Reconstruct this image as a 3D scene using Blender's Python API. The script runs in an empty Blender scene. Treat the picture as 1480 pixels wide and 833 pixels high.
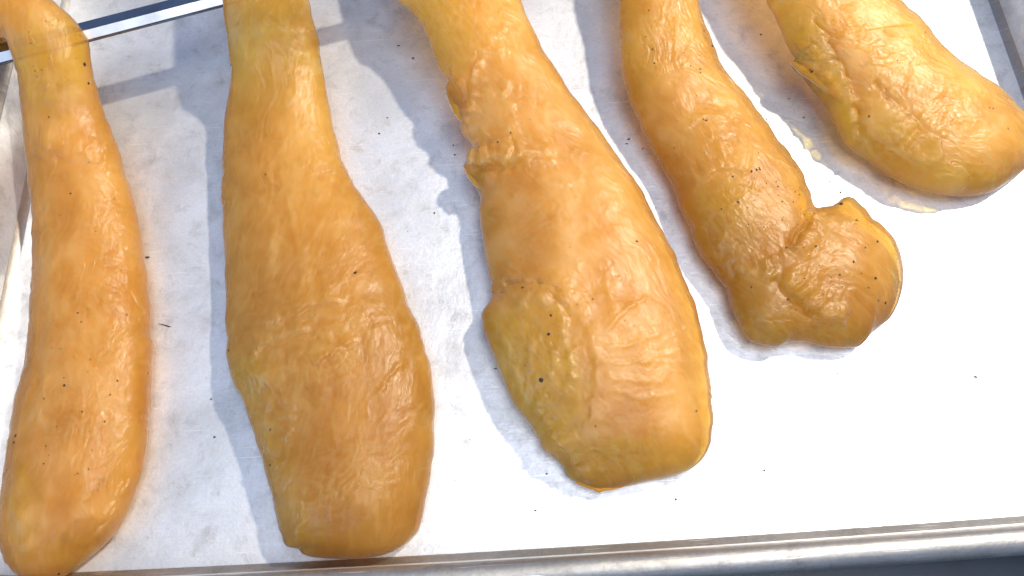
import bpy, bmesh, math
import numpy as np
from mathutils import Matrix, Vector

# ------------------------------------------------------------------ camera
sc = bpy.context.scene
PW, PH, FPX = 1480.0, 833.0, 1069.0            # photo size, focal length in photo pixels
TILT, ROLL, YAW = 0.3646, -0.0611, 0.0018
CAM = np.array([-0.0117, -0.0055, 0.2612])
Rm = Matrix.Rotation(YAW, 3, 'Z') @ Matrix.Rotation(TILT, 3, 'X') @ Matrix.Rotation(ROLL, 3, 'Z')
cd = bpy.data.cameras.new('camera')
cam = bpy.data.objects.new('camera', cd)
sc.collection.objects.link(cam)
cam.matrix_world = Matrix.Translation(Vector(CAM)) @ Rm.to_4x4()
cd.sensor_width = 36.0
cd.lens = FPX / PW * 36.0
cd.clip_start = 0.005
cd.clip_end = 50
sc.camera = cam
R = np.array(Rm)

# ------------------------------------------------------------------ world, lamps, exposure
w = bpy.data.worlds.new('World')
sc.world = w
w.use_nodes = True
bg = w.node_tree.nodes['Background']
bg.inputs['Color'].default_value = (0.40, 0.58, 1.0, 1)
bg.inputs['Strength'].default_value = 0.50

def area(name, loc, target, size, power, color, shape='DISK', size_y=None):
    l = bpy.data.lights.new(name, 'AREA')
    l.shape = shape
    l.size = size
    if size_y: l.size_y = size_y
    l.energy = power
    l.color = color
    o = bpy.data.objects.new(name, l)
    sc.collection.objects.link(o)
    o.location = loc
    o.rotation_euler = (Vector(target) - Vector(loc)).to_track_quat('-Z', 'Y').to_euler()
    return o

area('work_lamp', (0.68, 0.54, 1.02), (0.0, 0.10, 0.0), 0.06, 18.0, (1.0, 0.91, 0.77))
area('ceiling_panel', (0.30, -0.12, 1.65), (0.05, 0.05, 0.0), 1.2, 14.0, (0.96, 0.97, 1.0), 'RECTANGLE', 0.6)
area('window_light', (-1.0, -0.75, 0.62), (0.0, 0.12, 0.0), 0.9, 10.0, (0.45, 0.70, 1.0), 'RECTANGLE', 0.7)

sc.view_settings.view_transform = 'Standard'
sc.view_settings.look = 'None'
sc.view_settings.gamma = 1.0
sc.view_settings.use_curve_mapping = False
sc.view_settings.exposure = 0.10
sc.cycles.use_denoising = True
sc.cycles.use_adaptive_sampling = True
sc.cycles.adaptive_threshold = 0.04
sc.cycles.adaptive_min_samples = 16
sc.cycles.max_bounces = 12
sc.cycles.volume_bounces = 8
sc.cycles.transparent_max_bounces = 12
sc.cycles.caustics_reflective = True
sc.cycles.blur_glossy = 0.6
sc.cycles.sample_clamp_indirect = 8.0

# ------------------------------------------------------------------ helpers
def at(px, py, z):
    """points (m) where the photo's lines of sight meet the level z"""
    px = np.asarray(px, float); py = np.asarray(py, float); z = np.asarray(z, float)
    d = np.stack(np.broadcast_arrays((px - PW / 2) / FPX, -(py - PH / 2) / FPX, -1.0), -1) @ R.T
    t = (z - CAM[2]) / d[..., 2]
    return CAM + d * t[..., None]

def photo_xy(P):
    q = (P - CAM) @ R
    return PW / 2 + FPX * q[:, 0] / -q[:, 2], PH / 2 - FPX * q[:, 1] / -q[:, 2]

rng = np.random.default_rng(7)
PERM = rng.permutation(1024)
GR = rng.uniform(0, 2 * np.pi, 1024)
GR = np.stack([np.cos(GR), np.sin(GR)], -1)

def perlin(x, y, seed=0):
    x = x + seed * 17.31; y = y + seed * 9.77
    xi = np.floor(x).astype(int); yi = np.floor(y).astype(int)
    fx = x - xi; fy = y - yi
    u = fx ** 3 * (fx * (fx * 6 - 15) + 10); v = fy ** 3 * (fy * (fy * 6 - 15) + 10)
    def g(ix, iy, dx, dy):
        h = GR[PERM[(PERM[ix & 1023] + iy) & 1023]]
        return h[..., 0] * dx + h[..., 1] * dy
    a = g(xi, yi, fx, fy); b = g(xi + 1, yi, fx - 1, fy)
    c = g(xi, yi + 1, fx, fy - 1); d = g(xi + 1, yi + 1, fx - 1, fy - 1)
    return (a + (b - a) * u) * (1 - v) + (c + (d - c) * u) * v

def fbm(x, y, oct=4, seed=0, gain=0.5):
    s = 0; a = 1.0
    for k in range(oct):
        s = s + a * perlin(x * 2 ** k, y * 2 ** k, seed + k * 3)
        a *= gain
    return s

def ridged(x, y, oct=3, seed=0, sharp=2.0):
    s = 0; a = 1.0
    for k in range(oct):
        s = s + a * (1 - np.minimum(1, np.abs(perlin(x * 2 ** k, y * 2 ** k, seed + k * 5)) * 2.2)) ** sharp
        a *= 0.5
    return s

def catmull(pts, n):
    """smooth resampling by arc length"""
    p = np.asarray(pts, float)
    q = np.vstack([2 * p[0] - p[1], p, 2 * p[-1] - p[-2]])
    out = []
    for i in range(len(p) - 1):
        t = np.linspace(0, 1, 12, endpoint=False)[:, None]
        a, b, c, d = q[i], q[i + 1], q[i + 2], q[i + 3]
        out.append(0.5 * (2 * b + (c - a) * t + (2 * a - 5 * b + 4 * c - d) * t ** 2 + (3 * b - a - 3 * c + d) * t ** 3))
    return np.vstack(out + [p[-1:]])

def resample(poly, u):
    s = np.r_[0, np.cumsum(np.linalg.norm(np.diff(poly, axis=0), axis=1))]
    s /= s[-1]
    return np.stack([np.interp(u, s, poly[:, k]) for k in range(poly.shape[1])], -1)

def link(name, me, parent=None, mat=None):
    o = bpy.data.objects.new(name, me)
    sc.collection.objects.link(o)
    if parent: o.parent = parent
    if mat: me.materials.append(mat)
    return o

def empty(name, loc, label, cat, group=None):
    o = bpy.data.objects.new(name, None)
    sc.collection.objects.link(o)
    o.location = loc
    o.empty_display_size = 0.01
    o['label'] = label; o['category'] = cat
    if group: o['group'] = group
    return o

def mesh_np(name, V, F, smooth=True):
    me = bpy.data.meshes.new(name)
    F = np.asarray(F, np.int32)
    me.vertices.add(len(V)); me.vertices.foreach_set('co', np.asarray(V, np.float32).ravel())
    k = F.shape[1]
    me.loops.add(F.size); me.loops.foreach_set('vertex_index', F.ravel())
    me.polygons.add(len(F))
    me.polygons.foreach_set('loop_start', np.arange(0, F.size, k, dtype=np.int32))
    me.polygons.foreach_set('loop_total', np.full(len(F), k, np.int32))
    me.polygons.foreach_set('use_smooth', np.full(len(F), smooth))
    me.update(); me.validate()
    return me

# ------------------------------------------------------------------ materials
def new_mat(name):
    m = bpy.data.materials.new(name)
    m.use_nodes = True
    nt = m.node_tree
    return m, nt, nt.nodes['Principled BSDF']

def nd(nt, t, **kw):
    n = nt.nodes.new(t)
    for k, v in kw.items():
        if k.startswith('i_'):
            key = k[2:]
            n.inputs[int(key) if key.isdigit() else key].default_value = v
        else: setattr(n, k, v)
    return n

def ramp(nt, fac, stops):
    r = nt.nodes.new('ShaderNodeValToRGB')
    e = r.color_ramp.elements
    while len(e) > 1: e.remove(e[-1])
    for i, (p, c) in enumerate(stops):
        x = e[0] if i == 0 else e.new(p)
        x.position = p
        x.color = c if len(c) == 4 else (*c, 1)
    nt.links.new(fac, r.inputs[0])
    return r.outputs[0]

def grey(v): return (v, v, v, 1)

def mixc(nt, a, b, fac, mode='MIX'):
    m = nd(nt, 'ShaderNodeMix', data_type='RGBA', blend_type=mode)
    for s, v in ((m.inputs[0], fac), (m.inputs[6], a), (m.inputs[7], b)):
        if hasattr(v, 'is_linked'): nt.links.new(v, s)
        else: s.default_value = v
    return m.outputs[2]

def meat_material(name='cured_meat', gel=0.80, filled=True, ior=1.46):
    """cloudy amber gel under a thin skin: the colour of the tissue comes from the mesh attribute 'tone'"""
    m, nt, b = new_mat(name)
    L = nt.links.new
    tone = nd(nt, 'ShaderNodeAttribute', attribute_name='tone')
    ag = nd(nt, 'ShaderNodeAttribute', attribute_name='grain')
    fb = nd(nt, 'ShaderNodeTexNoise', i_Scale=1.0, i_Detail=3.0, i_Roughness=0.6, i_Distortion=0.8); L(ag.outputs['Vector'], fb.inputs['Vector'])
    bp = nd(nt, 'ShaderNodeBump', i_Strength=0.27, i_Distance=0.0005); L(fb.outputs['Fac'], bp.inputs['Height'])
    ro = ramp(nt, fb.outputs['Fac'], [(0.3, grey(0.33)), (0.7, grey(0.50))])
    df = nd(nt, 'ShaderNodeBsdfDiffuse'); L(tone.outputs['Color'], df.inputs['Color']); L(bp.outputs[0], df.inputs['Normal'])
    g2 = nd(nt, 'ShaderNodeVectorMath', operation='MULTIPLY'); L(tone.outputs['Color'], g2.inputs[0]); g2.inputs[1].default_value = (1.5, 3.0, 9.0)
    tr = nd(nt, 'ShaderNodeBsdfTransparent'); L(mixc(nt, g2.outputs[0], (1, 1, 1, 1), 0.5), tr.inputs['Color'])
    bd = nd(nt, 'ShaderNodeMixShader', i_Fac=gel); L(df.outputs[0], bd.inputs[1]); L(tr.outputs[0], bd.inputs[2])
    gl = nd(nt, 'ShaderNodeBsdfGlossy'); L(ro, gl.inputs['Roughness']); L(bp.outputs[0], gl.inputs['Normal'])
    fr = nd(nt, 'ShaderNodeFresnel', i_IOR=ior); L(bp.outputs[0], fr.inputs['Normal'])
    mx = nd(nt, 'ShaderNodeMixShader'); L(fr.outputs[0], mx.inputs[0]); L(bd.outputs[0], mx.inputs[1]); L(gl.outputs[0], mx.inputs[2])
    out = nt.nodes['Material Output']
    nt.nodes.remove(b)
    L(mx.outputs[0], out.inputs['Surface'])
    if not filled: return m
    vs = nd(nt, 'ShaderNodeVolumeScatter', i_Density=140.0, i_Anisotropy=0.15); vs.inputs['Color'].default_value = (1, 1, 1, 1)
    va = nd(nt, 'ShaderNodeVolumeAbsorption', i_Density=250.0); va.inputs['Color'].default_value = (0.999, 0.888, 0.06, 1)
    ad = nd(nt, 'ShaderNodeAddShader'); L(vs.outputs[0], ad.inputs[0]); L(va.outputs[0], ad.inputs[1])
    L(ad.outputs[0], out.inputs['Volume'])
    return m

LEAN = np.array([(0.62, 0.24, 0.030), (0.73, 0.315, 0.060), (0.82, 0.40, 0.115)])
FAT = np.array([(0.56, 0.26, 0.008), (0.70, 0.37, 0.030)])
BROWN = np.array((0.45, 0.155, 0.004)); PALE = np.array((0.78, 0.48, 0.19))

def tissue(wx, wy, gvec, fat, dark, pale, seed):
    a = np.clip(0.5 + 1.1 * fbm(wx / 15, wy / 15, 3, seed + 101), 0, 1)[..., None] * 2
    c = np.where(a < 1, LEAN[0] + (LEAN[1] - LEAN[0]) * np.clip(a, 0, 1), LEAN[1] + (LEAN[2] - LEAN[1]) * np.clip(a - 1, 0, 1))
    b = np.clip(0.5 + fbm(wx / 5, wy / 5, 3, seed + 111), 0, 1)[..., None]
    c = c + ((FAT[0] + (FAT[1] - FAT[0]) * b) - c) * fat[..., None]
    c = c + (BROWN - c) * dark[..., None]  # browner zones, plus right sides darkened in place of shade
    f = np.clip((fbm(gvec[..., 0] * 0.6, gvec[..., 1] * 0.5, 3, seed + 121) - 0.10) * 0.8, 0, 0.2)
    f = np.clip(f + 0.35 * pale, 0, 0.5)[..., None]
    return c + (PALE - c) * f

def put_tone(me, c):
    at_ = me.attributes.new('tone', 'FLOAT_COLOR', 'POINT')
    at_.data.foreach_set('color', np.concatenate([c, np.ones(c.shape[:-1] + (1,))], -1).reshape(-1).astype(np.float32))

def aluminium(name, base=0.80, rough=0.44, metal=0.62, tint=(1, 1, 1, 1)):
    m, nt, b = new_mat(name)
    L = nt.links.new
    tc = nd(nt, 'ShaderNodeTexCoord')
    mp = nd(nt, 'ShaderNodeMapping'); mp.inputs['Scale'].default_value = (100, 100, 100)   # centimetres
    L(tc.outputs['Object'], mp.inputs[0]); co = mp.outputs[0]
    big = nd(nt, 'ShaderNodeTexNoise', i_Scale=0.22, i_Detail=5.0, i_Roughness=0.6, i_Distortion=0.5); L(co, big.inputs['Vector'])
    med = nd(nt, 'ShaderNodeTexNoise', i_Scale=1.1, i_Detail=8.0, i_Roughness=0.72, i_Distortion=0.4); L(co, med.inputs['Vector'])
    fine = nd(nt, 'ShaderNodeTexNoise', i_Scale=9.0, i_Detail=4.0, i_Roughness=0.7); L(co, fine.inputs['Vector'])
    st = nd(nt, 'ShaderNodeMapping'); st.inputs['Scale'].default_value = (0.5, 14, 1); st.inputs['Rotation'].default_value = (0, 0, 0.05); L(co, st.inputs[0])
    brush = nd(nt, 'ShaderNodeTexNoise', i_Scale=1.0, i_Detail=3.0); L(st.outputs[0], brush.inputs['Vector'])
    c = ramp(nt, med.outputs['Fac'], [(0.30, grey(base * 0.66)), (0.46, grey(base * 0.93)), (0.6, grey(base)), (0.75, grey(min(1, base * 1.1)))])
    c = mixc(nt, c, ramp(nt, big.outputs['Fac'], [(0.34, (0.80, 0.80, 0.79)), (0.56, (1, 1, 1))]), 1.0, 'MULTIPLY')
    # tarnish blots
    bl = nd(nt, 'ShaderNodeTexNoise', i_Scale=0.5, i_Detail=7.0, i_Roughness=0.68, i_Distortion=0.5); L(co, bl.inputs['Vector'])
    c = mixc(nt, c, (0.36, 0.35, 0.33, 1), ramp(nt, bl.outputs['Fac'], [(0.55, (0, 0, 0)), (0.70, (0.4, 0.4, 0.4))]))
    c = mixc(nt, c, ramp(nt, fine.outputs['Fac'], [(0.3, (0.86, 0.86, 0.86)), (0.6, (1, 1, 1))]), 0.8, 'MULTIPLY')
    # fine scratches in two directions, faint tan cooking stains
    for rz, sd in ((0.5, 3.0), (-0.35, 8.0), (1.35, 15.0)):
        sm = nd(nt, 'ShaderNodeMapping'); sm.inputs['Scale'].default_value = (0.35, 16, 1); sm.inputs['Rotation'].default_value = (0, 0, rz); sm.inputs['Location'].default_value = (sd, sd, 0); L(co, sm.inputs[0])
        sn = nd(nt, 'ShaderNodeTexNoise', i_Scale=1.0, i_Detail=2.0); L(sm.outputs[0], sn.inputs['Vector'])
        c = mixc(nt, c, grey(0.97), ramp(nt, sn.outputs['Fac'], [(0.70, (0, 0, 0)), (0.74, (0.6, 0.6, 0.6))]))
    tn = nd(nt, 'ShaderNodeTexNoise', i_Scale=0.9, i_Detail=9.0, i_Roughness=0.8); L(co, tn.inputs['Vector'])
    c = mixc(nt, c, (0.62, 0.47, 0.28, 1), ramp(nt, tn.outputs['Fac'], [(0.57, (0, 0, 0)), (0.70, (0.35, 0.35, 0.35))]))
    c = mixc(nt, c, tint, 1.0, 'MULTIPLY')
    L(c, b.inputs['Base Color'])
    b.inputs['Metallic'].default_value = metal
    r = ramp(nt, med.outputs['Fac'], [(0.3, grey(rough + 0.10)), (0.7, grey(rough - 0.05))])
    L(r, b.inputs['Roughness'])
    h = nd(nt, 'ShaderNodeMath', operation='MULTIPLY_ADD', i_1=0.5, i_2=0.0); L(brush.outputs['Fac'], h.inputs[0])
    L(fine.outputs['Fac'], h.inputs[2])
    bp = nd(nt, 'ShaderNodeBump', i_Strength=0.25, i_Distance=0.0003); L(h.outputs[0], bp.inputs['Height'])
    bp2 = nd(nt, 'ShaderNodeBump', i_Strength=0.35, i_Distance=0.002); L(big.outputs['Fac'], bp2.inputs['Height'])
    L(bp.outputs[0], bp2.inputs['Normal'])
    L(bp2.outputs[0], b.inputs['Normal'])
    return m

def plain(name, col, rough=0.5, metal=0.0):
    m, nt, b = new_mat(name)
    tc = nd(nt, 'ShaderNodeTexCoord')
    n = nd(nt, 'ShaderNodeTexNoise', i_Scale=60.0, i_Detail=5.0); nt.links.new(tc.outputs['Object'], n.inputs['Vector'])
    c = ramp(nt, n.outputs['Fac'], [(0.3, tuple(x * 0.7 for x in col)), (0.7, tuple(min(1, x * 1.25) for x in col))])
    nt.links.new(c, b.inputs['Base Color'])
    b.inputs['Roughness'].default_value = rough
    b.inputs['Metallic'].default_value = metal
    return m

MEAT = meat_material()
SKIN = meat_material('thin_skin', 0.0, False, 1.12)
PAN = aluminium('worn_aluminium')
RIM = aluminium('rim_aluminium', 0.46, 0.46, 0.92, (1.0, 0.94, 0.86, 1))
STEEL = plain('bright_steel', (0.22, 0.24, 0.28), 0.16, 1.0)
LIT_STEEL = plain('lit_face_steel', (0.80, 0.81, 0.82), 0.42, 0.75)  # paler copy of the bar's steel, reflected light put into the colour
COUNTER = plain('dark_counter', (0.012, 0.022, 0.034), 0.4, 0.0)
PEPPER = plain('black_pepper', (0.018, 0.012, 0.008), 0.6)
CRUMB = plain('burnt_crumb', (0.06, 0.045, 0.035), 0.7)

# ------------------------------------------------------------------ counter and pan
me = bpy.data.meshes.new('counter')
bm = bmesh.new()
for z in (-0.003, -0.033):
    pass
bmesh.ops.create_cube(bm, size=1, matrix=Matrix.Translation((0, 0.1, -0.022)) @ Matrix.Diagonal((1.4, 1.2, 0.04, 1)))
bmesh.ops.bevel(bm, geom=bm.edges[:], offset=0.003, segments=2, affect='EDGES')
bm.to_mesh(me); bm.free()
co = link('counter', me, None, COUNTER)
co['kind'] = 'structure'; co['label'] = 'dark blue grey counter under the metal tray'

XW, Y0, Y1, RC = 0.205, 0.0006, 0.297, 0.020       # the pan's floor, inside
def loop(off, z, n=14, side=60):
    """rounded rectangle, grown outward by off"""
    x, y0, y1, r = XW + off, Y0 - off, Y1 + off, RC + off
    pts = []
    for cx, cy, a in ((x - r, y1 - r, 0), (-x + r, y1 - r, 90), (-x + r, y0 + r, 180), (x - r, y0 + r, 270)):
        for k in range(n + 1):
            t = math.radians(a + 90 * k / n)
            pts.append((cx + r * math.cos(t), cy + r * math.sin(t)))
    P = np.array(pts)
    Q = []
    for i in range(len(P)):
        a, b = P[i], P[(i + 1) % len(P)]
        m = side if np.linalg.norm(b - a) > 0.1 else 1
        for k in range(m): Q.append(a + (b - a) * k / m)
    Q = np.array(Q)
    # an old pan: its long near side is bowed out a little, walls are wavy
    w = np.clip((0.03 - Q[:, 1]) / 0.03, 0, 1)
    Q[:, 1] -= w * 0.0022 * np.clip(1 - (Q[:, 0] / 0.2 + 0.05) ** 2, 0, 1)
    zz = np.full(len(Q), z) + (0.0004 * np.sin(Q[:, 0] * 40) + 0.0003 * np.sin(Q[:, 1] * 55)) * min(1, max(0, z) / 0.02)
    return np.column_stack([Q, zz])

def sweep(name, prof, mat, parent, close=False, fill=False):
    rings = [loop(o, z) for o, z in prof]
    n = len(rings[0])
    V = np.vstack(rings)
    F = []
    m = len(rings)
    for i in range(m if close else m - 1):
        a, b = i * n, ((i + 1) % m) * n
        for k in range(n):
            F.append((a + k, a + (k + 1) % n, b + (k + 1) % n, b + k))
    me = bpy.data.meshes.new(name)
    faces = [tuple(f) for f in F]
    if fill:                                            # flat middle: rings drawn in towards the centre line
        mid = np.column_stack([np.clip(rings[0][:, 0], -0.06, 0.06), np.full(n, 0.148), np.zeros(n)])
        k0 = 0; st = len(V)
        for q in range(1, 13):
            V = np.vstack([V, rings[0] + (mid - rings[0]) * q / 12])
            a, b = (0 if q == 1 else st + (q - 2) * n), st + (q - 1) * n
            for k in range(n):
                faces.append((b + k, b + (k + 1) % n, a + (k + 1) % n, a + k))
    me.from_pydata([tuple(v) for v in V], [], faces)
    bm = bmesh.new(); bm.from_mesh(me)
    bmesh.ops.remove_doubles(bm, verts=bm.verts[:], dist=1e-5)
    bmesh.ops.dissolve_degenerate(bm, edges=bm.edges[:], dist=1e-6)
    if fill:
        for f in bm.faces:
            f.normal_update()
            if f.normal.z < 0: f.normal_flip()
    else: bmesh.ops.recalc_face_normals(bm, faces=bm.faces[:])
    bm.to_mesh(me); bm.free()
    me.polygons.foreach_set('use_smooth', np.ones(len(me.polygons), bool))
    me.update()
    o = link(name, me, parent, mat)
    return o

pan = empty('sheet_pan', (0, 0.148, 0), 'worn silver aluminium sheet pan with a rolled rim holding the meat', 'sheet pan')
def local(o, root):
    o.matrix_parent_inverse = Matrix.Translation(root.location).inverted()
fil = 0.003
fl = [(-0.010, 0.0), (-fil, 0.0)]
for k in range(1, 7):
    a = math.radians(82 * k / 6)
    fl.append((-fil + fil * math.sin(a), fil * (1 - math.cos(a))))
wall = [fl[-1], (0.0001, 0.012), (0.0004, 0.018), (0.0007, 0.0215)]
o = sweep('pan_floor', fl, PAN, pan, fill=True); local(o, pan)
o = sweep('pan_wall', wall, PAN, pan); local(o, pan)
rb = 0.0043
bead = [(0.0006 + rb + rb * math.cos(math.radians(a)), 0.0225 + rb * math.sin(math.radians(a))) for a in range(180, -180, -18)]
o = sweep('rolled_rim', bead, RIM, pan, close=True); local(o, pan)
# outer skin of the pan
outer = [(0.0024, 0.0185), (0.0018, 0.010), (0.0008, 0.004), (-0.003, -0.0008), (-0.012, -0.0012)]
o = sweep('outer_wall', outer, RIM, pan, fill=False); local(o, pan)

# ------------------------------------------------------------------ steel bar the strips hang over
A = at(-60, 100, 0.031); B = at(320, 1, 0.031)
d = (B - A) / np.linalg.norm(B - A)
A = A - d * 0.02
B = A + d * 0.37
bar = bpy.data.meshes.new('steel_bar')
bm = bmesh.new()
Ln = float(np.linalg.norm(B - A)); half = 0.0030
prof = [(0, 3.0), (-3.4, 1.0), (-3.6, 0.1), (-3.2, -0.4), (5.6, -0.4), (6.0, 0.2), (5.8, 1.45)]   # peaked section, mm
ends = [[bm.verts.new((x, a * 0.001, b * 0.001)) for a, b in prof] for x in (-Ln / 2, Ln / 2)]
for k in range(len(prof)):
    k2 = (k + 1) % len(prof)
    bm.faces.new((ends[0][k], ends[1][k], ends[1][k2], ends[0][k2]))
bm.faces.ensure_lookup_table(); bm.faces[0].material_index = 1  # near slope takes the paler steel, painted as if catching light
bm.faces.new(ends[0][::-1]); bm.faces.new(ends[1])
bmesh.ops.recalc_face_normals(bm, faces=bm.faces[:])
bmesh.ops.bevel(bm, geom=bm.edges[:], offset=0.00025, segments=2, affect='EDGES')
bm.to_mesh(bar); bm.free()
bo = link('steel_bar', bar, None, STEEL)
bar.materials.append(LIT_STEEL)
bo.location = Vector((A + B) / 2)
bo.rotation_euler = (0, 0, math.atan2(d[1], d[0]))
bo['label'] = 'shiny thin steel bar lying across the pan corner under two strips'
bo['category'] = 'bar'

# ------------------------------------------------------------------ meat strips
def seg_dist(X, Y, line):
    """distance, signed side and position along a polyline"""
    best = np.full(X.shape, 1e9); side = np.zeros(X.shape); pos = np.zeros(X.shape)
    s = np.r_[0, np.cumsum(np.linalg.norm(np.diff(line, axis=0), axis=1))]
    for i in range(len(line) - 1):
        a, b = line[i], line[i + 1]
        e = b - a; l2 = (e ** 2).sum() + 1e-12
        t = np.clip(((X - a[0]) * e[0] + (Y - a[1]) * e[1]) / l2, 0, 1)
        dx = X - a[0] - t * e[0]; dy = Y - a[1] - t * e[1]
        dd = np.hypot(dx, dy)
        k = dd < best
        best = np.where(k, dd, best)
        side = np.where(k, np.sign(e[0] * dy - e[1] * dx), side)
        pos = np.where(k, (s[i] + t * (s[i + 1] - s[i])) / s[-1], pos)
    return best, side, pos

NS, NT, NB = 620, 250, 40

def build_meat(name, label, stations, thick, base, edge, feats, fats, darks, specks, seed,
               full=0.90, cap0=0.012, cap1=0.026, skew=0.0, rough=1.0, grain=(90, 1.0), tint=(1, 1, 1)):
    """stations: list of (left polyline, right polyline) in photo pixels, matched end to end"""
    # matched edges ----------------------------------------------------------
    Ls = []; Rs = []
    tot = []
    for Lp, Rp in stations:
        l = np.asarray(Lp, float); r = np.asarray(Rp, float)
        tot.append(0.5 * (np.linalg.norm(np.diff(l, axis=0), axis=1).sum() + np.linalg.norm(np.diff(r, axis=0), axis=1).sum()))
    tot = np.array(tot); cnt = np.maximum(8, (NS * tot / tot.sum()).astype(int))
    cnt[-1] += NS - cnt.sum()
    for k, (Lp, Rp) in enumerate(stations):
        last = k == len(stations) - 1
        u = np.linspace(0, 1, cnt[k], endpoint=last)
        if last: u = 1 - (1 - u) ** 1.5
        if k == 0: u = u ** 1.15
        Ls.append(resample(catmull(Lp, 0), u)); Rs.append(resample(catmull(Rp, 0), u))
    Lx = np.vstack(Ls); Rx = np.vstack(Rs)
    mid = 0.5 * (Lx + Rx)
    s = np.r_[0, np.cumsum(np.linalg.norm(np.diff(mid, axis=0), axis=1))]
    sm = s * 0.00027                                   # about metres along
    f = s / s[-1]
    yk = mid[:, 1]
    zb = np.interp(f, [p[0] for p in base], [p[1] for p in base]) * 0.001
    T = np.interp(f, [p[0] for p in thick], [p[1] for p in thick]) * 0.00093
    # smooth both along the strip
    ker = np.hanning(61); ker /= ker.sum()
    sm_ = lambda a: np.convolve(np.r_[np.full(30, a[0]), a, np.full(30, a[-1])], ker, 'valid')
    zb = sm_(zb); T = sm_(T)
    c0 = np.clip(sm / cap0, 0, 1); c1 = np.clip((sm[-1] - sm) / cap1, 0, 1)
    cap = np.sqrt(1 - (1 - c0) ** 2) * np.sqrt(1 - (1 - c1) ** 2)
    T = T * np.maximum(cap, 0.02)
    ez = T * edge + zb
    PL = at(Lx[:, 0], Lx[:, 1], ez); PR = at(Rx[:, 0], Rx[:, 1], ez)
    # uneven outline
    ns = np.stack([fbm(s / 42, s * 0 + 3.1, 2, seed), fbm(s / 42, s * 0 + 8.3, 2, seed + 1)], -1) * 0.0009 * rough
    ns = ns + np.stack([ridged(s / 30, s * 0 + 1.7, 2, seed + 3) - 0.5, ridged(s / 30, s * 0 + 5.9, 2, seed + 6) - 0.5], -1) * 0.00035 * np.clip(0.4 + 2 * fbm(s / 60, s * 0 + 4.4, 2, seed + 8), 0, 1)[:, None]
    ax = (PR - PL); axl = np.linalg.norm(ax, axis=1, keepdims=True) + 1e-9; ax /= axl
    soft = np.minimum(1, axl[:, 0] / 0.02)[:, None]
    # cross sections ---------------------------------------------------------
    ph = np.r_[np.linspace(np.pi, 0, NT), np.linspace(0, -np.pi, NB + 2)[1:-1]]
    c = np.cos(ph); sn = np.sin(ph)
    t = np.sign(c) * np.abs(c) ** 0.92
    up = sn >= 0
    hz = np.where(up, np.abs(sn) ** full, -np.abs(sn) ** 0.55)
    C = 0.5 * (PL + PR)
    V = C[:, None, :] + 0.5 * (PR - PL)[:, None, :] * t[None, :, None]
    wl_ = np.where(t < 0, np.abs(t) ** 5, 0); wr_ = np.where(t > 0, np.abs(t) ** 5, 0)
    V = V + ax[:, None, :] * soft[:, None, :] * (ns[:, 1][:, None] * wr_[None, :] - ns[:, 0][:, None] * wl_[None, :])[..., None]
    lean = 1 + skew * t
    zt = ez[:, None] + hz[None, :] * lean[None, :] * np.where(up[None, :], (T * (1 - edge))[:, None], (T * edge)[:, None])
    V[..., 2] = zt
    N = len(ph)
    # displacement -----------------------------------------------------------
    Vp = np.concatenate([np.repeat(V[:1], 9, 0), V, np.repeat(V[-1:], 9, 0)])
    du = Vp[18:] - Vp[:-18]; dv = np.roll(V, -1, 1) - np.roll(V, 1, 1)
    nrm = np.cross(du, dv); nrm /= np.linalg.norm(nrm, axis=2, keepdims=True) + 1e-12
    if nrm[NS // 2, NT // 2, 2] < 0: nrm = -nrm
    px, py = photo_xy(V.reshape(-1, 3))
    px = px.reshape(NS, N); py = py.reshape(NS, N)
    top = np.clip(np.where(up, np.abs(sn), 0) * 2.2, 0, 1)[None, :] * np.clip(cap * 1.3, 0, 1)[:, None]
    wx = V[..., 0] * 1000; wy = V[..., 1] * 1000                    # mm
    ga = math.radians(grain[0]); cg, sg = math.cos(ga), math.sin(ga)
    gu = wx * cg + wy * sg; gv = -wx * sg + wy * cg                 # along / across the grain
    warp = fbm(wx / 18, wy / 18, 3, seed + 20) * 6
    D = 1.1 * fbm(wx / 19, wy / 19, 3, seed + 2, 0.42) + 0.3 * fbm((gu + warp) / 9, (gv + warp) / 4.5, 3, seed + 4)
    wr = ridged((gu + warp) / 11, (gv - warp) / 4.2, 3, seed + 9)
    wm = np.clip(0.5 + 1.3 * fbm(wx / 22, wy / 22, 2, seed + 31), 0, 1)
    D = D + 0.055 * (wr - 0.6) * wm * grain[1]
    D = D * rough * 0.8
    jx = px + 9 * fbm(px / 26, py / 26, 3, seed + 61); jy = py + 9 * fbm(px / 26, py / 26, 3, seed + 66)
    pale = 0.5 * (wr - 0.55) * wm
    # thin strands of connective tissue wandering along the grain
    for q, (lu, lv, am) in enumerate(((26, 9, 0.30), (15, 6, 0.22), (40, 5, 0.18))):
        st = fbm((gu + 1.5 * warp) / lu, (gv + warp) / lv, 2, seed + 140 + 7 * q)
        mk = np.clip(0.1 + 1.8 * fbm(wx / 14, wy / 14, 2, seed + 150 + q), 0, 1)
        line = np.exp(-(st / 0.028) ** 2) * mk
        D = D + am * line
        pale = pale + 0.75 * line
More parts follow.
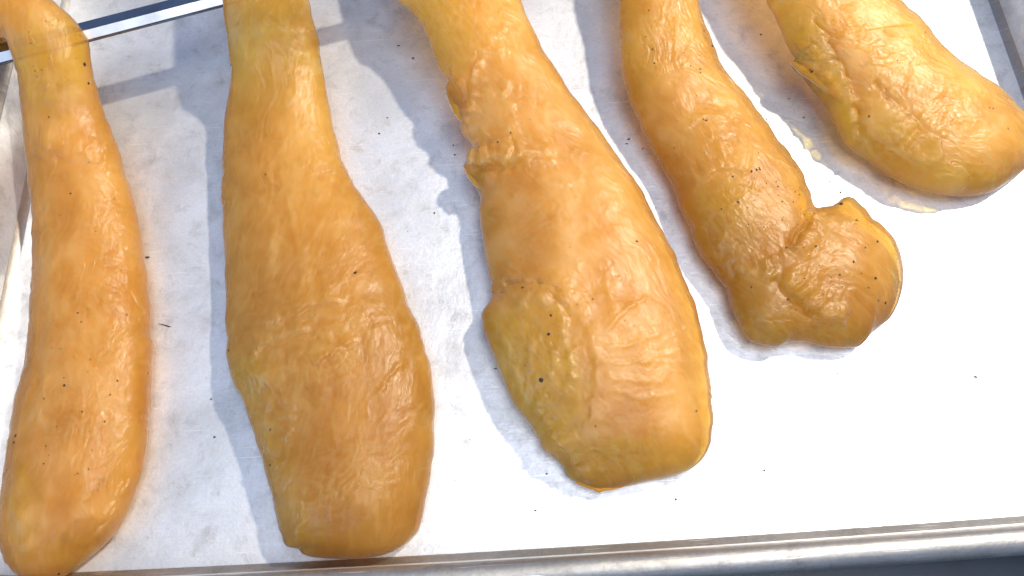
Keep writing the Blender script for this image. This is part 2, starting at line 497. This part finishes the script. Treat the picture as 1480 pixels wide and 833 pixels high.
    for ft in feats:
        kind = ft[0]
        if kind == 'bump':                             # px centre, radii, turn, height mm
            _, x0, y0, rx, ry, rot, h = ft
            a = math.radians(rot); qx = (px - x0) * math.cos(a) + (py - y0) * math.sin(a); qy = -(px - x0) * math.sin(a) + (py - y0) * math.cos(a)
            D = D + h * np.exp(-(qx / rx) ** 2 - (qy / ry) ** 2)
        elif kind == 'wr':                             # wrinkle field: centre, radii, direction of the creases, wavelength px, stretch, height
            _, x0, y0, rx, ry, rot, wl, stx, h = ft
            a = math.radians(rot); qx = (px - x0) * math.cos(a) + (py - y0) * math.sin(a); qy = -(px - x0) * math.sin(a) + (py - y0) * math.cos(a)
            ma = np.exp(-np.maximum(0, ((qx / rx) ** 2 + (qy / ry) ** 2)) ** 1.5)
            wq = fbm(px / 60, py / 60, 3, seed + 51) * wl * 1.6
            rd = ridged((qx + wq) / (wl * stx), (qy + wq) / wl, 3, seed + int(x0) % 50, 1.6) - 0.55
            D = D + 0.15 * h * ma * rd
            pale = pale + 0.8 * ma * rd
        else:
            _, pts, wd, h = ft[:4]
            line = catmull(pts, 0)[::3]
            dd, side, pos = seg_dist(jx, jy, line)
            wob = 1 + 0.9 * fbm(pos * 7, pos * 0 + len(pts), 2, seed + 70)
            tp = np.clip(np.minimum(pos, 1 - pos) * 7, 0, 1); tp = tp * tp * (3 - 2 * tp)
            if kind == 'ridge':
                D = D + 0.36 * h * tp * wob * (np.exp(-(dd / wd) ** 2) + 0.5 * np.exp(-(dd / (wd * 3)) ** 2))
                pale = pale + 0.5 * tp * np.exp(-(dd / wd) ** 2)
            elif kind == 'step':                       # lip: proud on the left of the stroke, drops on its right
                far = ft[4] if len(ft) > 4 else wd * 8
                D = D + 0.7 * h * tp * wob * np.where(side < 0, np.exp(-(dd / far) ** 2), np.exp(-(dd / (wd * 0.6)) ** 2))
    V = V + nrm * (D * 0.001 * top)[..., None]
    V[..., 2] = np.maximum(V[..., 2], 0.0004)
    # faces ------------------------------------------------------------------
    i = np.arange(NS - 1)[:, None] * N; k = np.arange(N)[None, :]; k2 = (k + 1) % N
    F = np.stack([i + k, i + k2, i + N + k2, i + N + k], -1).reshape(-1, 4)
    flat = V.reshape(-1, 3)
    org = np.array([C[NS // 2, 0], C[NS // 2, 1], 0.0])
    root = empty(name, org, label, 'cured meat', 'cured meat strips on the sheet pan')
    me = mesh_np('flesh', flat - org, F)
    bm = bmesh.new(); bm.from_mesh(me)
    bm.verts.ensure_lookup_table()
    for ring in (0, NS - 1):
        vs = [bm.verts[ring * N + q] for q in range(N)]
        try: bm.faces.new(vs if ring else vs[::-1]).smooth = True
        except ValueError: pass
    bmesh.ops.recalc_face_normals(bm, faces=bm.faces[:])
    bm.to_mesh(me); bm.free()
    # colour of the tissue; darks also paint shade onto the right sides ---------------------------------------------------
    def paint(blobs, seed2):
        m = np.zeros(px.shape)
        jx = px + 22 * fbm(px / 35, py / 35, 3, seed2); jy = py + 22 * fbm(px / 35, py / 35, 3, seed2 + 5)
        for x0, y0, rx, ry, rot, amt in blobs:
            a = math.radians(rot); qx = (jx - x0) * math.cos(a) + (jy - y0) * math.sin(a); qy = -(jx - x0) * math.sin(a) + (jy - y0) * math.cos(a)
            r = np.sqrt((qx / rx) ** 2 + (qy / ry) ** 2)
            m = np.maximum(m, amt * np.clip((1.15 - r) / 0.5, 0, 1))
        return m
    fat = paint(fats, seed + 80)
    ga_ = me.attributes.new('grain', 'FLOAT_VECTOR', 'POINT')
    gvec = np.stack([(gu + warp) / 9 + seed, (gv + 0.7 * warp) / 1.1, V[..., 2] * 300], -1)
    ga_.data.foreach_set('vector', gvec.reshape(-1).astype(np.float32))
    put_tone(me, tissue(wx, wy, gvec, fat, paint(darks, seed + 90), np.clip(pale, 0, 1), seed) * np.array(tint))
    fo = link('flesh', me, root, MEAT)
    # pepper -----------------------------------------------------------------
    if specks:
        bm = bmesh.new()
        tp = np.where((top > 0.15).ravel())[0]
        fx = px.ravel()[tp]; fy = py.ravel()[tp]
        qx, qy = photo_xy(flat[tp])
        r2 = np.random.default_rng(seed + 5)
        nf = nrm.reshape(-1, 3)[tp]
        for x, y, size in specks:
            j = np.argmin((qx - x) ** 2 + (qy - y) ** 2 - flat[tp][:, 2] * 100)
            p = flat[tp][j] - org
            n = Vector(nf[j])
            s0 = size * 0.00020
            mtx = Matrix.Translation(Vector(p)) @ n.to_track_quat('Z', 'Y').to_matrix().to_4x4() @ Matrix.Rotation(r2.uniform(0, 6), 4, 'Z') @ Matrix.Diagonal((s0 * r2.uniform(.7, 1.3), s0 * r2.uniform(.6, 1.0), s0 * 0.55, 1))
            res = bmesh.ops.create_icosphere(bm, subdivisions=1, radius=1.0, matrix=mtx)
            for v in res['verts']: v.co += Vector(r2.normal(0, s0 * 0.16, 3))
        me2 = bpy.data.meshes.new('pepper_flecks'); bm.to_mesh(me2); bm.free()
        po = link('pepper_flecks', me2, root, PEPPER)
        po['kind'] = 'stuff'
    return root

def flap(root, top, low, z0, z1, th, seed):
    """a torn tongue of skin: two edges (photo pixels) meeting at its tip, from height z0 to z1 (mm)"""
    n, m = 46, 28
    u = 1 - (1 - np.linspace(0, 1, n)) ** 1.4
    a = resample(catmull(top, 0), u); b = resample(catmull(low, 0), u)
    z = (z0 + (z1 - z0) * u) * 0.001
    A = at(a[:, 0], a[:, 1], z); B = at(b[:, 0], b[:, 1], z)
    ph = np.linspace(0, 2 * np.pi, m, endpoint=False)
    V = 0.5 * (A + B)[:, None, :] + 0.5 * (B - A)[:, None, :] * np.cos(ph)[None, :, None]
    g = th * 0.001 * np.sqrt(np.clip(1.02 - u ** 2, 0, 1))
    V[..., 2] += np.sin(ph)[None, :] * g[:, None]
    wx = V[..., 0] * 1000; wy = V[..., 1] * 1000
    V[..., 2] += 0.0005 * fbm(wx / 4, wy / 4, 3, seed) * np.minimum(1, u * 3)[:, None]
    V[..., 0] += 0.0003 * fbm(wx / 2.5, wy / 2.5, 2, seed + 3); V[..., 1] += 0.0003 * fbm(wx / 2.5, wy / 2.5, 2, seed + 6)
    V[..., 2] = np.maximum(V[..., 2], 0.0005)
    i = np.arange(n - 1)[:, None] * m; k = np.arange(m)[None, :]; k2 = (k + 1) % m
    F = np.stack([i + k, i + k2, i + m + k2, i + m + k], -1).reshape(-1, 4)
    me = mesh_np('torn_flap', V.reshape(-1, 3) - np.array(root.location), F)
    bm = bmesh.new(); bm.from_mesh(me); bmesh.ops.recalc_face_normals(bm, faces=bm.faces[:]); bm.to_mesh(me); bm.free()
    put_tone(me, tissue(wx, wy, np.stack([wx, wy], -1), np.full(wx.shape, 0.5), wx * 0, np.repeat(u[:, None] * 0.12, m, 1), seed) * np.array((0.82, 0.78, 0.7)))
    at_ = me.attributes.new('grain', 'FLOAT_VECTOR', 'POINT'); at_.data.foreach_set('vector', np.stack([wx / 2 + seed, wy / 7, wx * 0], -1).reshape(-1).astype(np.float32))
    link('torn_flap', me, root, SKIN)

def scatter(x0, y0, x1, y1, n, seed, lo=0.8, hi=1.8):
    r = np.random.default_rng(seed)
    return [(r.uniform(x0, x1), r.uniform(y0, y1), r.uniform(lo, hi)) for _ in range(n)]

# strip 1: far left, bends over the bar
build_meat('cured_meat_strip', 'long narrow amber meat strip, leftmost, bent over the steel bar', [
    ([(-150, 60), (-110, 72), (-60, 58), (-25, 50), (0, 52), (12, 62), (20, 85), (35, 120)],
     [(-150, 40), (-120, -20), (-60, -46), (0, -42), (45, -22), (75, 0), (100, 22), (118, 45), (127, 66), (133, 110)]),
    ([(35, 120), (38, 165), (42, 210), (46, 260), (52, 300), (54, 350), (53, 400), (50, 450), (46, 500), (40, 540), (30, 590), (22, 620), (14, 670), (9, 720)],
     [(133, 110), (145, 150), (158, 185), (172, 220), (183, 260), (193, 300), (203, 345), (210, 390), (215, 440), (217, 490), (217, 540), (214, 590), (209, 640), (203, 680)]),
    ([(9, 720), (8, 770), (13, 800), (26, 826), (45, 836), (62, 839)],
     [(203, 680), (192, 715), (176, 750), (155, 780), (130, 803), (105, 824), (85, 836), (62, 839)])],
    thick=[(0, 12), (0.15, 16), (0.3, 17), (0.5, 19), (0.7, 20), (0.9, 19), (1, 17)],
    base=[(0, 27), (0.12, 36), (0.2, 36), (0.27, 27), (0.36, 14), (0.46, 5), (0.56, 1), (0.94, 0.5), (1, 3)], edge=0.28,
    feats=[('ridge', [(60, 90), (75, 160), (70, 215), (85, 240)], 9, 1.2),
           ('step', [(48, 225), (85, 218), (120, 225), (150, 240)], 5, 1.2, 30),
           ('wr', 150, 380, 55, 260, 10, 12, 2.2, 1.3), ('wr', 110, 620, 60, 120, -40, 12, 2.0, 1.2),
           ('ridge', [(62, 260), (70, 350), (72, 450), (66, 540), (55, 640)], 7, 0.8),
           ('step', [(192, 685), (178, 720), (160, 748), (138, 775)], 4, 1.4, 10),
           ('ridge', [(180, 690), (168, 725), (148, 750)], 3, 0.9),
           ('bump', 28, 690, 12, 22, 0, 1.2), ('bump', 30, 745, 12, 18, 0, 1.2), ('bump', 40, 790, 14, 18, 20, 1.0), ('bump', 120, 715, 20, 26, 10, 0.9)],
    fats=[(75, 90, 55, 80, 0, 0.6), (30, 740, 25, 90, 5, 0.5), (120, 800, 60, 40, 0, 0.5), (170, 600, 25, 160, 0, 0.3)],
    darks=[(120, 770, 40, 25, -30, 0.55), (152, 702, 9, 9, 0, 0.7), (205, 500, 16, 200, 0, 0.3)],
    specks=[(128, 120, 3), (122, 93, 3), (92, 557, 2.6), (63, 577, 1.8), (159, 572, 1.8), (170, 550, 2), (112, 453, 2), (117, 466, 1.6), (63, 671, 1.8), (22, 630, 3), (20, 640, 2.4), (82, 616, 1.6), (66, 645, 1.6), (102, 280, 2), (70, 170, 2), (152, 610, 1.5), (214, 540, 1.8), (85, 829, 2)]
          + scatter(35, 20, 120, 130, 22, 3, .7, 1.5) + scatter(65, 200, 190, 700, 30, 4, .6, 1.3), seed=11, grain=(84, 1.0), tint=(1.04, 0.95, 0.95))

# strip 2
build_meat('cured_meat_strip', 'wide amber meat strip with a squared end touching the near rim', [
    ([(345, -150), (318, -130), (314, -70), (322, 0), (328, 40), (334, 80), (336, 120), (333, 145), (328, 170), (326, 200), (325, 240), (324, 290)],
     [(345, -150), (400, -160), (432, -120), (440, -60), (446, 0), (456, 40), (464, 85), (472, 130), (482, 180), (490, 215), (500, 245), (515, 272)]),
    ([(324, 290), (325, 340), (327, 390), (329, 440), (330, 490), (330, 520), (338, 550), (352, 580), (362, 605), (372, 640), (382, 670), (392, 705), (402, 745)],
     [(515, 272), (535, 300), (552, 330), (565, 365), (576, 400), (590, 435), (605, 470), (616, 505), (624, 540), (628, 580), (628, 625), (626, 665), (619, 705)]),
    ([(402, 745), (409, 772), (416, 789), (431, 794), (438, 801), (456, 806), (484, 808)],
     [(619, 705), (614, 735), (606, 762), (597, 777), (584, 790), (562, 800), (535, 806), (508, 808), (484, 808)])],
    thick=[(0, 12), (0.2, 14), (0.35, 18), (0.5, 23), (0.7, 25), (0.9, 23), (1, 20)],
    base=[(0, 34), (0.12, 36), (0.17, 33), (0.23, 20), (0.30, 10), (0.38, 4), (0.46, 1), (1, 0.5)], edge=0.28,
    feats=[('wr', 440, 470, 110, 90, -25, 17, 2.8, 2.2), ('wr', 400, 560, 70, 110, 60, 18, 2.6, 1.8), ('wr', 500, 690, 110, 80, -35, 12, 2.0, 1.4),
           ('wr', 400, 250, 70, 150, 75, 14, 3.0, 1.5), ('wr', 420, 60, 60, 90, 80, 14, 3.0, 1.4), ('wr', 560, 480, 50, 140, 70, 11, 2.2, 0.9),
           ('step', [(372, 480), (420, 455), (460, 440), (500, 432)], 4, 1.6, 18), ('step', [(444, 525), (470, 520), (492, 505), (512, 492)], 4, 1.6, 16),
           ('step', [(366, 520), (390, 495), (425, 480), (450, 478)], 4, 1.4, 14),
           ('ridge', [(545, 575), (565, 545), (580, 518)], 3.5, 1.1), ('ridge', [(410, 270), (430, 330), (440, 380), (435, 420)], 5, 0.9),
           ('ridge', [(396, 560), (382, 610), (395, 660)], 6, 1.3), ('ridge', [(430, 570), (420, 610), (410, 640)], 4, 1.0),
           ('ridge', [(435, 725), (436, 755), (430, 785)], 4, 1.3), ('ridge', [(345, 30), (360, 100), (375, 60), (395, 20)], 5, 0.8),
           ('ridge', [(380, 420), (392, 380), (400, 300)], 5, 0.9), ('bump', 375, 540, 24, 20, 0, 1.4), ('ridge', [(395, 160), (425, 140), (432, 90), (440, 30)], 4, 0.8)],
    fats=[(380, 60, 55, 130, 0, 0.45), (360, 545, 32, 40, 30, 0.7), (430, 765, 45, 40, 0, 0.65), (540, 790, 80, 28, 0, 0.4), (400, 650, 22, 60, -15, 0.4)],
    darks=[(490, 560, 175, 260, 0, 0.38), (570, 540, 60, 190, -8, 0.75), (540, 330, 30, 60, -20, 0.5), (560, 700, 60, 70, 0, 0.55), (440, 480, 110, 60, -10, 0.25)],
    specks=[(513, 394, 3.2), (330, 507, 2.4), (391, 621, 2), (418, 109, 1.6), (384, 252, 1.6), (333, 95, 2), (390, 672, 2)] + scatter(345, 60, 560, 760, 24, 8, .5, 1.1), seed=23, grain=(74, 1.0), rough=0.95, tint=(0.96, 0.92, 0.85))

# strip 3
strip3 = build_meat('cured_meat_strip', 'broad pale amber meat strip in the middle with a hooked flap on its left edge', [
    ([(580, -170), (545, -130), (552, -60), (572, -5), (590, 10), (605, 30), (620, 60), (632, 90), (645, 118), (644, 135), (650, 152), (664, 170), (668, 190), (680, 206), (690, 222), (694, 235)],
     [(600, -170), (690, -170), (725, -110), (740, -50), (752, 0), (765, 35), (785, 75), (810, 115), (840, 160), (862, 190)]),
    ([(694, 235), (682, 237), (671, 243), (675, 257), (688, 272), (693, 285), (692, 310), (697, 345), (704, 385), (710, 410)],
     [(862, 190), (870, 200), (897, 238), (920, 270), (940, 305), (958, 340), (975, 375)]),
    ([(710, 410), (709, 430), (702, 445), (696, 458), (700, 480), (712, 510), (722, 540), (734, 565), (748, 590), (765, 612), (780, 635)],
     [(975, 375), (990, 410), (1003, 445), (1015, 490), (1022, 530), (1027, 570), (1029, 612)]),
    ([(780, 635), (785, 650), (800, 662), (815, 675), (823, 690), (838, 701), (855, 709), (870, 711), (890, 706)],
     [(1029, 612), (1026, 640), (1017, 660), (1003, 675), (985, 685), (960, 692), (935, 697), (912, 702), (890, 706)])],
    thick=[(0, 12), (0.2, 16), (0.4, 21), (0.6, 25), (0.8, 25), (0.93, 20), (1, 15)],
    base=[(0, 26), (0.12, 24), (0.25, 17), (0.4, 7), (0.5, 3), (0.6, 1), (1, 0.5)], edge=0.28,
    feats=[('step', [(702, 428), (735, 413), (775, 412), (810, 428), (840, 462), (858, 500), (862, 550), (852, 600), (838, 650)], 7, 1.5, 26),
           ('ridge', [(706, 424), (740, 410), (780, 408), (818, 428)], 3.5, -3.5), ('ridge', [(676, 246), (710, 240), (748, 240)], 4, -4.0), ('ridge', [(735, 450), (770, 430), (808, 450), (812, 490), (800, 520)], 7, 1.8), ('ridge', [(800, 500), (796, 550), (780, 590), (800, 620)], 6, 1.8),
           ('ridge', [(770, 480), (768, 530), (778, 560)], 7, 1.2), ('ridge', [(825, 500), (828, 545), (815, 575)], 6, 1.4), ('ridge', [(724, 470), (742, 530), (760, 580)], 6, 1.0),
           ('step', [(790, 620), (812, 640), (835, 672), (850, 700)], 4, 1.8, 16),
           ('step', [(672, 240), (705, 236), (745, 236), (770, 228)], 4, 3.2, 40),
           ('ridge', [(700, 236), (760, 225), (800, 205)], 6, 1.6), ('ridge', [(770, 262), (810, 262), (845, 255)], 5, 0.9), ('ridge', [(760, 238), (800, 232)], 4, 0.9),
           ('step', [(660, 85), (655, 105), (668, 135), (672, 175), (680, 205)], 4, 1.6, 14), ('step', [(695, 85), (684, 105), (680, 145), (672, 165)], 4, 1.4, 10),
           ('ridge', [(690, 76), (715, 74), (740, 70)], 4, 1.3), ('ridge', [(700, 58), (722, 50), (735, 35)], 5, 1.1), ('ridge', [(695, 135), (725, 140), (745, 150)], 6, 1.0), ('ridge', [(728, 110), (735, 165)], 5, 0.8),
           ('ridge', [(888, 470), (882, 420), (872, 385)], 4, 0.8), ('ridge', [(870, 480), (905, 450), (940, 425)], 4, 0.9), ('ridge', [(872, 510), (915, 495), (960, 480)], 4, 0.7), ('ridge', [(870, 540), (920, 548), (970, 545)], 4, 0.6), ('ridge', [(874, 525), (915, 525), (960, 520)], 3.5, 0.6), ('ridge', [(880, 560), (925, 575), (985, 570)], 4, 0.6),
           ('wr', 640, 20, 70, 60, 60, 12, 2, 1.6), ('wr', 715, 170, 50, 60, 30, 13, 2.4, 1.4), ('wr', 780, 530, 70, 100, 75, 14, 2.6, 1.6), ('wr', 900, 640, 100, 50, -10, 10, 3, 0.8), ('wr', 930, 520, 70, 80, -20, 11, 4, 0.7), ('wr', 770, 320, 60, 60, -40, 10, 3, 0.5)],
    fats=[(780, 540, 75, 130, -15, 0.8), (850, 690, 60, 30, 15, 0.9), (920, 670, 110, 40, -5, 0.8), (640, 40, 50, 70, -20, 0.6), (690, 250, 25, 16, 0, 0.9), (655, 150, 14, 40, -25, 0.6)],
    darks=[(975, 430, 26, 170, -14, 0.35), (830, 180, 26, 120, -38, 0.35)],
    specks=[(782, 551, 4.2), (793, 483, 3), (796, 456, 2.4), (921, 349, 2.6), (738, 192, 2), (719, 206, 2.2), (1007, 595, 2), (861, 617, 1.6), (858, 433, 1.8), (835, 440, 1.8), (755, 415, 2), (712, 422, 1.8), (752, 375, 1.2)] + scatter(720, 100, 950, 650, 16, 12, .5, 1.0), seed=37, grain=(120, 0.55), rough=0.85, tint=(1.06, 1.04, 1.15))

# strip 4: folded back on itself
build_meat('cured_meat_strip', 'dark peppered amber meat strip folded into a lumpy hook at its lower end', [
    ([(930, -190), (895, -150), (890, -80), (893, 0), (895, 40), (897, 80), (902, 115), (915, 155), (933, 195), (952, 230), (970, 262)],
     [(940, -190), (985, -160), (1000, -80), (1010, 0), (1012, 25), (1020, 50), (1030, 75), (1042, 100), (1058, 125), (1078, 148), (1098, 175)]),
    ([(970, 262), (985, 298), (1000, 335), (1015, 370), (1035, 395), (1050, 415), (1056, 435)],
     [(1098, 175), (1118, 205), (1140, 232), (1155, 255), (1165, 280), (1171, 297)]),
    ([(1056, 435), (1068, 465), (1082, 490), (1105, 499), (1125, 500), (1140, 495), (1165, 493), (1195, 500), (1225, 504)],
     [(1171, 297), (1176, 304), (1186, 303), (1200, 300), (1215, 290), (1226, 289), (1240, 300), (1255, 318)]),
    ([(1225, 504), (1243, 500), (1254, 487), (1268, 474), (1285, 460), (1298, 435), (1303, 405)],
     [(1255, 318), (1272, 330), (1287, 345), (1297, 365), (1302, 385), (1303, 405)])],
    thick=[(0, 12), (0.2, 15), (0.4, 19), (0.6, 22), (0.75, 20), (0.9, 18), (1, 15)],
    base=[(0, 22), (0.12, 20), (0.25, 13), (0.38, 6), (0.5, 2), (0.6, 1), (1, 0.5)], edge=0.28,
    feats=[('step', [(1172, 298), (1160, 325), (1148, 350), (1135, 362)], 3.5, 4.2, 24), ('step', [(1146, 352), (1120, 372), (1095, 380)], 5, 1.6, 20),
           ('step', [(1118, 398), (1150, 430), (1190, 455), (1235, 470)], 5, 3.8, 34), ('step', [(1000, 270), (1030, 250), (1060, 245), (1090, 250)], 5, 1.2, 40),
           ('ridge', [(1060, 390), (1100, 392), (1130, 402)], 5, 1.4), ('ridge', [(1075, 395), (1060, 360), (1030, 340)], 8, 1.3),
           ('ridge', [(1175, 302), (1166, 322), (1154, 345), (1138, 360)], 4, -7.0), ('ridge', [(1118, 398), (1150, 432), (1190, 460)], 5, -3.0), ('bump', 1215, 380, 55, 40, 20, 2.0), ('bump', 1070, 300, 50, 40, 30, 1.2), ('bump', 1110, 460, 40, 22, 20, 1.0), ('bump', 950, 130, 30, 50, -20, 0.8),
           ('wr', 1150, 465, 80, 28, 5, 9, 1.6, 1.8), ('wr', 1060, 330, 70, 70, 35, 12, 1.8, 1.8), ('wr', 1190, 390, 90, 60, 10, 13, 2.4, 1.6), ('wr', 1010, 210, 60, 60, 40, 12, 2.4, 1.6),
           ('wr', 950, 60, 50, 90, 70, 11, 2.4, 1.7), ('ridge', [(975, 190), (1000, 172), (1030, 168), (1060, 172)], 4, 0.9), ('ridge', [(1180, 330), (1215, 320), (1240, 330)], 6, 0.8),
           ],
    fats=[(1050, 320, 60, 75, 30, 0.8), (1100, 440, 60, 60, 30, 1.0), (1160, 480, 110, 22, 2, 0.9), (920, 60, 25, 110, -5, 0.4), (1295, 390, 12, 40, 0, 0.8)],
    darks=[(1160, 410, 180, 120, 20, 0.6), (1120, 400, 60, 25, 20, 0.25), (1200, 360, 120, 70, 20, 0.35), (1130, 250, 30, 60, -30, 0.45), (1180, 450, 70, 14, 25, 0.6), (930, 200, 16, 110, -28, 0.4)],
    specks=[(1179, 356, 2.6), (1136, 358, 2.6), (1216, 295, 3.4), (1238, 319, 3), (1268, 349, 2.6), (1250, 358, 1.8), (1233, 379, 2.2), (1214, 397, 2.4), (1266, 402, 2.8), (1280, 438, 2.8), (1256, 416, 1.8), (1138, 433, 2), (1086, 415, 2), (1086, 247, 3), (1094, 246, 3), (1099, 245, 2.4), (1124, 270, 2.4), (1090, 258, 1.8), (1131, 292, 1.8), (1067, 292, 2), (1059, 256, 1.8), (1043, 302, 1.6), (946, 92, 2.8), (943, 72, 2.4), (1018, 45, 2.6), (1030, 66, 3), (1034, 72, 2.4), (1020, 174, 2.4), (1016, 172, 1.8), (1012, 105, 2.2), (1012, 100, 1.8), (975, 215, 1.8), (998, 95, 1.4), (938, 15, 1.6)]
          + scatter(1060, 240, 1165, 330, 34, 15, .7, 1.7) + scatter(1140, 300, 1290, 450, 26, 16, .7, 1.5) + scatter(905, 10, 1040, 130, 26, 17, .6, 1.5) + scatter(960, 150, 1110, 230, 16, 18, .6, 1.2), seed=53, grain=(125, 1.1), rough=1.0, tint=(0.94, 0.90, 0.75))

# strip 5: right corner
strip5 = build_meat('cured_meat_strip', 'short plump amber meat strip at upper right with a torn split edge', [
    ([(1110, -200), (1060, -150), (1080, -80), (1107, -5), (1120, 20), (1133, 50), (1144, 72), (1153, 82)],
     [(1120, -200), (1190, -190), (1240, -100), (1285, 0), (1305, 20), (1325, 40), (1340, 55)]),
    ([(1153, 82), (1154, 90), (1145, 91), (1150, 99), (1161, 109), (1175, 125), (1195, 150), (1205, 170), (1220, 200), (1235, 215), (1260, 230), (1285, 250)],
     [(1340, 55), (1355, 75), (1365, 85), (1390, 105), (1415, 122), (1440, 142)]),
    ([(1285, 250), (1305, 262), (1335, 273), (1365, 279), (1395, 281), (1430, 277), (1450, 268), (1472, 253), (1484, 240), (1490, 222)],
     [(1440, 142), (1460, 160), (1476, 178), (1486, 195), (1490, 210), (1490, 222)])],
    thick=[(0, 12), (0.25, 16), (0.5, 21), (0.75, 23), (0.92, 20), (1, 16)],
    base=[(0, 24), (0.2, 21), (0.35, 16), (0.5, 9), (0.62, 4), (0.75, 1.2), (1, 0.6)], edge=0.28,
    feats=[('step', [(1410, 262), (1372, 235), (1350, 205), (1320, 175), (1290, 145), (1268, 118)], 4, 3.6, 40), ('step', [(1300, 262), (1262, 225), (1240, 190), (1234, 155), (1245, 140)], 4, 3.4, 30),
           ('step', [(1238, 160), (1222, 115), (1200, 70), (1170, 20)], 4, 3.2, 24), ('ridge', [(1262, 112), (1284, 140), (1312, 170), (1340, 198)], 4, -5.0), ('ridge', [(1236, 150), (1236, 180), (1254, 214), (1285, 248)], 4, -4.5), ('ridge', [(1175, 20), (1203, 72), (1225, 118)], 4, -4.0), ('ridge', [(1150, 88), (1172, 100), (1205, 118), (1225, 145)], 8, 1.6), ('ridge', [(1140, 70), (1172, 72), (1205, 90)], 6, 1.4),
           ('ridge', [(1255, 60), (1265, 100), (1270, 130)], 6, 1.2), ('ridge', [(1225, 0), (1240, 40), (1245, 75)], 7, 1.2), ('bump', 1290, 215, 45, 22, 35, 1.6), ('bump', 1345, 110, 50, 30, 40, 1.2),
           ('ridge', [(1330, 165), (1350, 185), (1365, 200)], 5, 1.2), ('ridge', [(1370, 180), (1395, 175), (1430, 180)], 4, 1.0), ('ridge', [(1285, 40), (1275, 75), (1285, 95)], 5, 0.9),
           ('wr', 1290, 210, 70, 40, 35, 10, 2.2, 1.5), ('wr', 1370, 170, 80, 50, 30, 14, 2.2, 1.6), ('wr', 1190, 60, 60, 60, 45, 11, 2.8, 1.6), ('wr', 1300, 120, 60, 50, 60, 13, 2.0, 1.5), ('wr', 1410, 240, 70, 30, 0, 9, 2.6, 1.0)],
    fats=[(1185, 110, 30, 90, -32, 0.9), (1230, 190, 20, 60, -30, 0.8), (1300, 215, 70, 40, 30, 0.5), (1390, 260, 90, 24, 0, 0.6), (1160, 20, 30, 60, -25, 0.6)],
    darks=[(1440, 170, 40, 20, 40, 0.3), (1280, 128, 10, 24, -40, 0.5)],
    specks=[(1173, 104, 3), (1171, 101, 2.4), (1297, 88, 2.4), (1256, 168, 2.4), (1430, 156, 2), (1435, 157, 1.8), (1338, 47, 1.4), (1457, 186, 1.4), (1355, 150, 1.2)] + scatter(1200, 30, 1440, 250, 14, 19, .5, 1.0), seed=71, grain=(140, 1.0), rough=0.95, tint=(1.05, 1.07, 1.1))

flap(strip3, [(722, 234), (692, 235), (669, 240)], [(716, 276), (693, 273), (677, 258), (669, 240)], 11, 12, 2.6, 1)
flap(strip3, [(674, 138), (656, 131), (643, 129)], [(678, 186), (661, 171), (648, 148), (643, 129)], 17, 17, 2.2, 2)
flap(strip3, [(800, 652), (822, 686), (838, 702), (866, 713)], [(900, 670), (916, 692), (902, 705), (866, 713)], 4.5, 3, 2.6, 3)
flap(strip5, [(1215, 92), (1172, 84), (1143, 90)], [(1215, 150), (1178, 120), (1153, 103), (1143, 90)], 15, 15, 3.0, 4)
flap(strip5, [(1215, 62), (1172, 58), (1147, 62)], [(1215, 100), (1175, 86), (1154, 75), (1147, 62)], 18, 18, 2.6, 5)

# ------------------------------------------------------------------ crumbs on the pan
bm = bmesh.new()
r3 = np.random.default_rng(5)
spots = [(213, 372, 4, 2, 0.1), (238, 470, 12, 0.7, 0.35), (909, 201, 3, 1, 0), (906, 208, 3, 1, 0), (929, 215, 1.6, 1, 0), (1350, 325, 1.6, 1.2, 0), (1410, 545, 3, 0.8, 0.5), (1105, 680, 1.8, 1.4, 0), (977, 722, 1.8, 1.6, 0),
         (576, 66, 3, 1, 0), (597, 84, 2.2, 1.6, 0), (548, 193, 2, 1.5, 0), (560, 170, 1.6, 1, 0), (655, 210, 1.6, 1.2, 0), (657, 224, 1.8, 1.2, 0), (628, 308, 1.4, 1.2, 0), (310, 632, 2, 1.4, 0), (305, 577, 1.6, 1, 0), (716, 533, 3, 0.8, 0),
         (790, 685, 1.6, 1.3, 0), (774, 738, 1.4, 1, 0), (1100, 50, 2, 1.2, 0), (1162, 170, 1.8, 1.2, 0), (1140, 143, 1.4, 1, 0), (1200, 262, 1.8, 1.2, 0), (1215, 278, 2.4, 1, 0.8), (1108, 172, 1.4, 1.2, 0), (1210, 540, 1.4, 1, 0), (1300, 480, 1.3, 1, 0), (700, 800, 1.8, 1.4, 0), (760, 797, 1.8, 1.4, 0), (715, 801, 1.4, 1.2, 0)]
for _ in range(12):
    spots.append((r3.uniform(60, 1440), r3.uniform(20, 790), r3.uniform(0.5, 1.2), r3.uniform(0.4, 0.9), r3.uniform(0, 3)))
for x, y, a, b_, an in spots:
    p = at(x, y, 0.0002)
    if abs(p[0]) > 0.197 or p[1] < 0.008 or p[1] > 0.285: continue
    k = 0.00026
    mtx = Matrix.Translation(Vector((p[0], p[1], 0.0002))) @ Matrix.Rotation(-an, 4, 'Z') @ Matrix.Diagonal((a * k, b_ * k, 0.0003, 1))
    res = bmesh.ops.create_icosphere(bm, subdivisions=1, radius=1.0, matrix=mtx)
    for v in res['verts']:
        v.co += Vector((r3.normal(0, a * k * .15), r3.normal(0, b_ * k * .15), 0)); v.co.z = max(v.co.z, 0.00003)
me = bpy.data.meshes.new('crumbs'); bm.to_mesh(me); bm.free()
cr = link('crumbs', me, None, CRUMB)
cr['kind'] = 'stuff'; cr['label'] = 'tiny dark crumbs and pepper grains scattered over the metal pan'; cr['category'] = 'crumbs'
